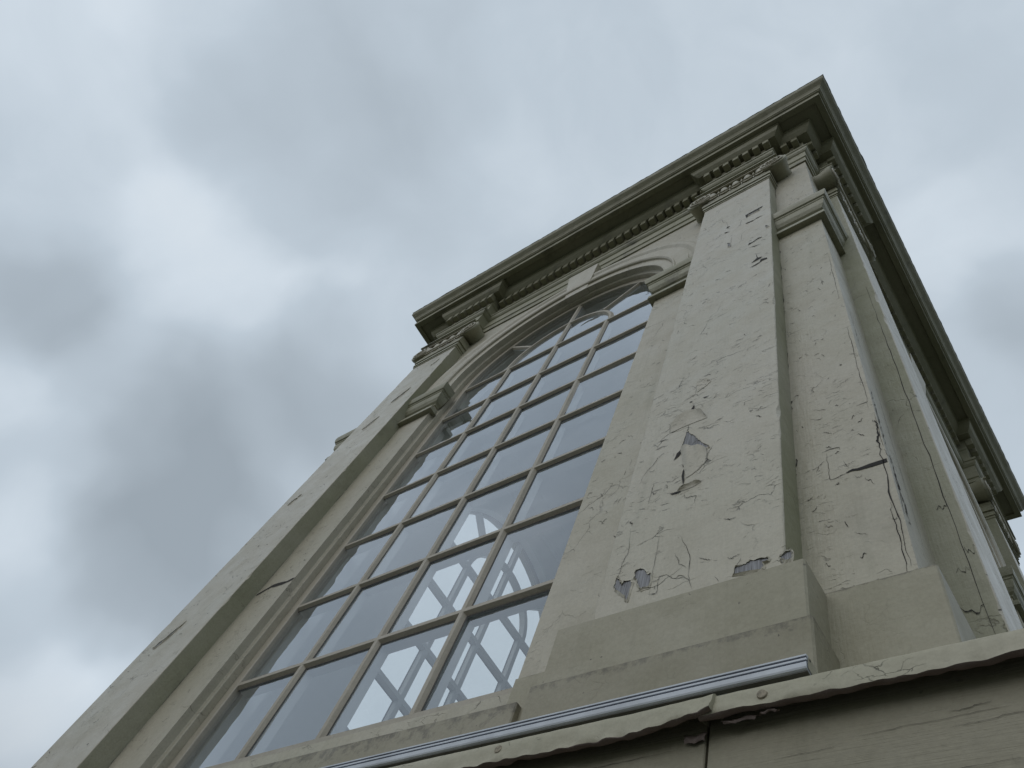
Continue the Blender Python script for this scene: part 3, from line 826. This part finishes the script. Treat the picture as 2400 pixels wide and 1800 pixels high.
for u0_, u1_ in ((1.41, 1.60), (.78, .99), (-.99, -.78)):
    ribbon(mb, [(u0_ + (u1_ - u0_) * t, 1.1475 + rnd.gauss(0, .0012)) for t in (0, .15, .3, .45, .6, .8, 1)], .004, H + .0011, 0)
# board edge and splits down the right side of the corner pier
for z0, z1, u, w in ((1.20, 1.62, 1.594, .0026), (1.60, 1.74, 1.597, .0042), (1.80, 2.35, 1.595, .0014), (2.6, 3.1, 1.594, .0012), (1.15, 1.40, 1.586, .0018)):
    ribbon(mb, [(u + rnd.gauss(0, .0015), z0 + (z1 - z0) * t) for t in (0, .2, .4, .6, .8, 1)], w, H + .0012, 0)
# open joint where a board of the left pier has dropped
ngon(mb, jitter_edge([(-.985, 2.155), (-.90, 2.185), (-.80, 2.165), (-.757, 2.17), (-.757, 2.158), (-.82, 2.15), (-.90, 2.165), (-.985, 2.142)], 3, .002), H + .0012, 0)
merge(walls[0], mb.build('crack', M_crack, lan, recalc=False))
mb = MB(T_side(1))
# open corner joints of the pier return and of the far pilaster's side
for (u, z0, z1, w) in ((-1.585, 1.60, 1.95, .005), (-1.575, 1.35, 1.62, .008), (-1.560, 2.2, 2.6, .003), (-1.50, 1.3, 2.3, .002)):
    pts = [(u + rnd.gauss(0, .002), z0 + (z1 - z0) * i / 6) for i in range(7)]
    ribbon(mb, pts, w, H + .0012, 0)
merge(walls[1], mb.build('crack', M_crack, lan, recalc=False))
def side_crack(mb, pts, w):
    """crack on the near side of the side pilaster (plane u = -1.407 of side 1), points are (outwards, z)"""
    L_, R_ = [], []
    n = len(pts)
    for i, (x, z) in enumerate(pts):
        ww = w * (.3 + .7 * math.sin(math.pi * (i + .5) / n)) * random.uniform(.6, 1.3)
        a = 1 if abs(pts[-1][1] - pts[0][1]) > abs(pts[-1][0] - pts[0][0]) else 0
        L_.append((-1.4082, x + ww * a, z + ww * (1 - a))); R_.append((-1.4082, x - ww * a, z - ww * (1 - a)))
    mb.grid([L_, R_], 0)
mb = MB(T_side(1))
seam = [(H + .058 + rnd.gauss(0, .0012), 1.18 + i * .06) for i in range(34)]
side_crack(mb, seam, .0010)
for z, a, b, w in ((1.19, .005, .03, .0015), (1.285, .012, .058, .0018), (1.40, .03, .058, .0012), (1.455, .058, .08, .002), (1.62, .035, .058, .0022)):
    side_crack(mb, [(H + a + (b - a) * i / 8, z + rnd.gauss(0, .005) + .006 * math.sin(i)) for i in range(9)], w)
merge(walls[1], mb.build('crack', M_crack, lan, recalc=False))

# ---- wall base course between the plinths
for k in range(4):
    T = T_side(k)
    for s in (-1, 1):
        mb = MB(T)
        a, b = sorted((s * .778, s * .95))
        mb.box((a, H - .009, .70), (b, 1.635, 1.144))
        mb.build('base_course', M_plinth, lan, bevel=.003)
    c, s_ = [(1, 0), (0, 1), (-1, 0), (0, -1)][k]
    mb = MB(lambda p, c=c, s_=s_: (p[0] * c - p[1] * s_, p[0] * s_ + p[1] * c, p[2] + EYE))
    E_ = 1.640
    v = [(1.43, -E_), (E_, -E_), (E_, -1.43), (H - .01, -1.43), (H - .01, -H + .01), (1.43, -H + .01)]
    n = len(v)
    mb.add([(x, y, .70) for x, y in v] + [(x, y, 1.146) for x, y in v], [tuple(range(n))[::-1], tuple(range(n, 2 * n))] + [(i, (i + 1) % n, n + (i + 1) % n, n + i) for i in range(n)])
    mb.build('base_course', M_plinth, lan, bevel=.003)

# ---- entablature
RP = ressaut_poly(H, .2155)
mb = MB()
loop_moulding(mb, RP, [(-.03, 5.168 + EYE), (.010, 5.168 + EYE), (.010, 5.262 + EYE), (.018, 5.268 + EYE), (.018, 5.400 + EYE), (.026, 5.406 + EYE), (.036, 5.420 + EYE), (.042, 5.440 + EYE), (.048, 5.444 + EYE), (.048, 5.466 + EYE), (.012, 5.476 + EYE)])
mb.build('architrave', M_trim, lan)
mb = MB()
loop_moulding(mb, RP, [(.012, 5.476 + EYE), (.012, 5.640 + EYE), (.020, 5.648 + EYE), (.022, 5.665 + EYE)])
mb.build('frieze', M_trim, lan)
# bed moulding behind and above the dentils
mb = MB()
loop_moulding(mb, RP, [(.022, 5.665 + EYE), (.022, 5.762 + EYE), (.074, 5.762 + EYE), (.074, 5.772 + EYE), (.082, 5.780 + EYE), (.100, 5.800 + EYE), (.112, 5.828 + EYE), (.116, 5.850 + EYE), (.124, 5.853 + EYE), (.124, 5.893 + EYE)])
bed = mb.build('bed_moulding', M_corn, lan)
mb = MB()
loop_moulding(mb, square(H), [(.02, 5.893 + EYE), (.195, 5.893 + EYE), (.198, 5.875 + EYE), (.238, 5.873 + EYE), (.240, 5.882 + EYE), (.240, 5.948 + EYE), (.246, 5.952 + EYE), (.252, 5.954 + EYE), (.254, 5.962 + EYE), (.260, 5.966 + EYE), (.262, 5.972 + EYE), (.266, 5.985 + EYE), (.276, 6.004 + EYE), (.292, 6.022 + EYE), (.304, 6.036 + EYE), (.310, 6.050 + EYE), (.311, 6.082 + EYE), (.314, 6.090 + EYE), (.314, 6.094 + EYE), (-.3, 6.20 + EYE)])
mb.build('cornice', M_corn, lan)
mb = MB()
edge = []
for k in range(4):
    T = T_side(k)
    for i in range(160):
        u = -H - .318 + 2 * (H + .318) * i / 160
        j = .0035 * noise.noise(Vector((u * 24, k, 1.1))) + max(0, noise.noise(Vector((u * 6, k * 3, 7.7))) - .35) * .014
        edge.append(T((u, H + .3165 + j, 6.0985 + .4 * abs(j))))
rim = [(x, y, 6.0945 + EYE) for x, y, z in edge]
n = len(edge)
mb.add(edge + [(0, 0, 6.75 + EYE)], [(i, (i + 1) % n, n) for i in range(n)])
mb.add(edge + rim, [(i, (i + 1) % n, n + (i + 1) % n, n + i) for i in range(n)])
mb.add(rim + [(x, y, 6.0944 + EYE) for x, y in square(H - .1)], [])
mb.grid([rim, [(x * .9, y * .9, z + .003) for x, y, z in rim]], 0, closed=True)
mb.build('roof', M_roof, lan, recalc=True)

# dentils: real blocks, each a sub-part of the bed moulding on the two sides in view
dz0, dz1, dw, dd = 5.672, 5.757, .044, .052
proto = MB(); proto.box((-dw / 2, 0, dz0), (dw / 2, -dd, dz1))
pm = None
def dentil(k, u, d):
    global pm
    if pm is None:
        o = MB(lambda p: (p[0], p[1], p[2] + EYE)); o.box((-dw / 2, -dd, dz0), (dw / 2, .0, dz1))
        ob = o.build('dentil', M_corn, bed, bevel=.003); pm = ob
    else:
        ob = pm.copy(); col.objects.link(ob); ob.parent = bed
    c, s_ = [(1, 0), (0, 1), (-1, 0), (0, -1)][k]
    ob.location = (u * c + d * s_, u * s_ - d * c, 0)
    ob.rotation_euler = (0, 0, k * math.pi / 2)
def dentil_places():
    pl = []
    for i in range(-13, 14): 
        if abs(i * .070) < .955: pl.append((i * .070, H + .022))
    for s in (-1, 1):
        for i in range(-3, 4): pl.append((s * 1.2 + i * .0735, H + PD + .022))
        pl.append((s * 1.512, H + .022)); pl.append((s * 1.585, H + .022))
    return pl
for k in (0, 1):
    for u, d in dentil_places(): dentil(k, u, d)
mb = MB()
mb.T = lambda p: p
for k in (2, 3):
    T = T_side(k)
    for u, d in dentil_places():
        m2 = MB(T); m2.box((u - dw / 2, d, dz0), (u + dw / 2, d + dd, dz1)); mb.add(m2.v, m2.f)
o = mb.build('dentil_rows', M_corn, bed); o['kind'] = 'stuff'

# ---- inside: ceiling and floor
mb = MB(T0)
mb.add([(-DI, -DI, 5.12), (DI, -DI, 5.12), (DI, DI, 5.12), (-DI, DI, 5.12)], [(0, 1, 2, 3)])
loop_moulding(mb, square(DI - .001), [(0, 4.98), (-.03, 4.99), (-.05, 5.04), (-.12, 5.09), (-.14, 5.1195)])
mb.build('ceiling', M_inner, lan, recalc=False)
mb = MB(T0)
mb.add([(-DI, -DI, .72), (DI, -DI, .72), (DI, DI, .72), (-DI, DI, .72)], [(0, 1, 2, 3)])
mb.build('floor', M_floor, lan, recalc=False)
# corner posts inside
for sx in (-1, 1):
    for sy in (-1, 1):
        mb = MB(T0)
        a, b = sorted((sx * DI, sx * (DI - .16))); c_, d_ = sorted((sy * DI, sy * (DI - .16)))
        mb.box((a, c_, .72), (b, d_, 5.0))
        mb.build('inner_corner_post', M_inner, lan, bevel=.004)

# ---- base below the ledge: boards with an open vertical joint
BD = 1.811
mb = MB(T0)
mb.box((-BD + .03, -BD + .03, -EYE), (BD - .03, BD - .03, .752))
mb.build('base_core', M_crack, lan)
JU = -.418 - CX                               # joint between the two front boards
for k in range(4):
    T = T_side(k)
    hz = [(-EYE, -1.0), (-.996, -.42), (-.416, .13), (.134, .758)]
    for (z0, z1) in hz:
        if k == 0: spans = ((-BD, JU - .0018), (JU + .0018, BD))
        else: spans = ((-BD + .021, BD - .021),)
        for a, b in spans:
            mb = MB(T); mb.box((a, BD - .021, z0), (b, BD, z1))
            bo = mb.build('base_board', M_board, lan, bevel=.0015)
            if k == 0 and z1 > .7:              # long shallow splits along the grain
                mb = MB(T)
                for q in range(26 if a > 0 else 16):
                    cu = random.uniform(.95, 1.7) if a > 0 else random.uniform(.35, JU - .1)
                    cz = random.uniform(.585, .70); ln = random.uniform(.03, .22)
                    a0, b0 = cu - ln / 2, min(cu + ln / 2, b - .01)
                    if a0 < a + .005: continue
                    ribbon(mb, [(a0 + (b0 - a0) * t, cz + .004 * t + random.gauss(0, .0006)) for t in (0, .2, .4, .6, .8, 1)], random.uniform(.0002, .00045), BD + .0008, 0)
                merge(bo, mb.build('split', M_split, lan, recalc=False))

# ---- ledge: painted lead flashing that droops over the boards
def flash(u0, u1, k, dd=0.0, lift_r=0.0, name='ledge_flashing', seed=0.0, n=None, caps=True):
    T = T_side(k)
    n = n or int((u1 - u0) / .006)
    rows = []
    back = []
    prof = [(1.610, .778), (1.70, .772), (1.76, .767), (1.800, .763), (1.822, .7605), (1.832, .7575), (1.835, .753), (1.836, .747), (1.8365, .740), (1.837, .732), (1.838, .724), (1.8375, .719), (1.8355, .7175), (1.833, .7178), (1.828, .7195)]
    for j, (d, z) in enumerate(prof):
        row = []
        for i in range(n + 1):
            u = u0 + (u1 - u0) * i / n
            w = max(0, (d - 1.79) / .047)
            t = max(0.0, (.757 - z) / .04) if j > 5 else 0
            big = noise.noise(Vector((u * 3.1 + seed, 1.7, .2))); mid = noise.noise(Vector((u * 13 + seed, .3, 4.1))); fin = noise.noise(Vector((u * 55 + seed, 8.3, j * .35)))
            cr = noise.noise(Vector((u * 22 + seed, j * .45, 2.2)))
            zz_ = z + t * (.0060 * big + .0045 * (abs(mid) - .2) + .0016 * fin) + w * (.0008 * noise.noise(Vector((u * 9 + seed, 5, 5))) + .0004 * fin)
            d_ = d + dd + w * (.12 + .88 * t) * (.003 * mid + .0020 * fin + .0034 * cr + .0018 * noise.noise(Vector((u * 48, j * .9, seed)))) + t * .004 * big
            if lift_r:
                e = max(0, 1 - (u1 - u) / .14) ** 2
                d_ += lift_r * e * (.25 + .75 * t) * w; zz_ += .004 * e * t
            row.append((u, d_, zz_))
        rows.append(row)
    mb = MB(T)
    mb.grid(rows[:12], 0, True)
    mb.grid(rows[11:], 1, True)
    for e in ((0, -1) if caps else ()):
        mb.add([(p[0], p[1], p[2]) for p in [r[e] for r in rows[3:]]] + [(rows[3][e][0], 1.79, .74)], [tuple(range(len(rows) - 2))], 0)
    return mb.build(name, [M_lead, M_rustlip], lan, recalc=False)
M_rustlip = paint('lip_underside_paint', (.22, .165, .15), (.22, .18, .15), .5, .2, .6)
SU = -.397 - CX
f1 = flash(-1.838, SU, 0, dd=.002, lift_r=.009, seed=3.3)
f2 = flash(SU - .02, 1.838, 0, dd=0.0, seed=11.7)
for k in (1, 2, 3): flash(-1.79 if k == 1 else -1.838, 1.79 if k == 3 else 1.838, k, n=200, seed=k * 5.0, caps=False)
# paint scabs hanging under the lead at the overlap
mb = MB(T_side(0))
def scab(u, z, d, w, h, sd):
    r_ = random.Random(sd)
    rows = []
    for j in range(6):
        rows.append([(u + w * (i / 9 - .5) * (1 - .25 * j / 5) + r_.uniform(-.0015, .0015), d + .006 * math.sin(j / 5 * 2.4) + r_.uniform(-.0008, .0008), z - h * j / 5 + .0016 * math.sin(i * .9 + sd) + r_.uniform(-.0005, .0005)) for i in range(10)])
    mb.grid(rows, 0, True)
scab(SU - .035, .722, 1.812, .036, .016, 1)
scab(SU + .03, .722, 1.822, .055, .007, 2)
scab(SU + .070, .720, 1.826, .026, .004, 3)
scab(SU - .38, .716, 1.820, .03, .008, 4)
scab(1.80, .716, 1.826, .12, .016, 6)
merge(f1, mb.build('flake', M_rustlip, lan, recalc=False))
for (u, z) in ((1.433 + .0, .738), (1.02, .741), (.60, .739)):
    mb = MB(T_side(0))
    for rr0, rr1, d0, d1 in ((.0, .0062, 1.8398, 1.8394), (.0062, .0082, 1.8394, 1.835)):
        r0 = [(u + rr0 * math.cos(t), d0, z + rr0 * math.sin(t)) for t in [2 * math.pi * j / 16 for j in range(16)]]
        r1 = [(u + rr1 * math.cos(t), d1, z + rr1 * math.sin(t)) for t in [2 * math.pi * j / 16 for j in range(16)]]
        mb.grid([r0, r1], 0, True, closed=True)
    mb.build('nail_head', M_nail, lan, recalc=False)

# ---------------------------------------------------------------- the white channel that lies along the ledge
ch = tag(empty('aluminium_channel', (CX, CY, .0035)), 'long white grooved aluminium channel lying along the painted ledge below the window', 'metal channel')
cu1 = -.283 - CX; cu0 = -1.80
def extr(mb, prof, a, b, mi=0, cap=True):
    mb.grid([[(a, d, z) for d, z in prof + [prof[0]]], [(b, d, z) for d, z in prof + [prof[0]]]], mi)
    if cap:
        for e in (a, b): mb.add([(e, d, z) for d, z in prof], [tuple(range(len(prof)))], mi)
mb = MB(T_side(0))
yf = CY - .720                                # front of the channel (d)
P_ = [(yf - .043, .787), (yf - .004, .7865), (yf - .001, .788), (yf, .7905), (yf + .0002, .7975), (yf - .0008, .7990), (yf - .0045, .7994), (yf - .0045, .8024), (yf - .0010, .8027), (yf - .0010, .8060), (yf - .0046, .8063), (yf - .0046, .8095), (yf - .0012, .8098), (yf - .0012, .8125), (yf - .004, .8140), (yf - .020, .8150), (yf - .034, .8120), (yf - .042, .804)]
extr(mb, P_, cu0, cu1)
body = mb.build('channel_body', M_alu, ch, recalc=True)
mb = MB(T_side(0)); mb.box((cu0, yf - .0428, .7845), (cu1 - .0004, yf - .0035, .7864)); mb.build('under_plate', M_under, ch)
for z0, z1 in ((.7995, .8023), (.8064, .8094)):
    mb = MB(T_side(0)); mb.box((cu0 + .001, yf - .006, z0), (cu1 - .0006, yf - .0030, z1)); mb.build('groove_strip', M_groove, body)
mb = MB(T_side(0))
inner = [(yf - .0405, .7892), (yf - .003, .7888), (yf - .003, .7995), (yf - .0060, .8110), (yf - .020, .8128), (yf - .033, .8100), (yf - .040, .803)]
mb.add([(cu1 + .0011, d, z) for d, z in inner], [tuple(range(len(inner)))], 0)
mb.add([(cu1 + .0018, yf - .008, .8062), (cu1 + .0018, yf - .012, .8062), (cu1 + .0018, yf - .012, .8098), (cu1 + .0018, yf - .008, .8098)], [(0, 1, 2, 3)], 1)
mb.build('end_cap', [M_plinth, M_crack], ch, recalc=False)
for u in (1.357, .35, -.7):
    mb = MB(T_side(0)); mb.box((u - .012, yf - .036, .755), (u + .012, yf - .010, .7868)); mb.box((u - .012, yf - .050, .770), (u + .012, yf - .036, .7735))
    mb.build('bracket', M_zinc, ch, bevel=.001)
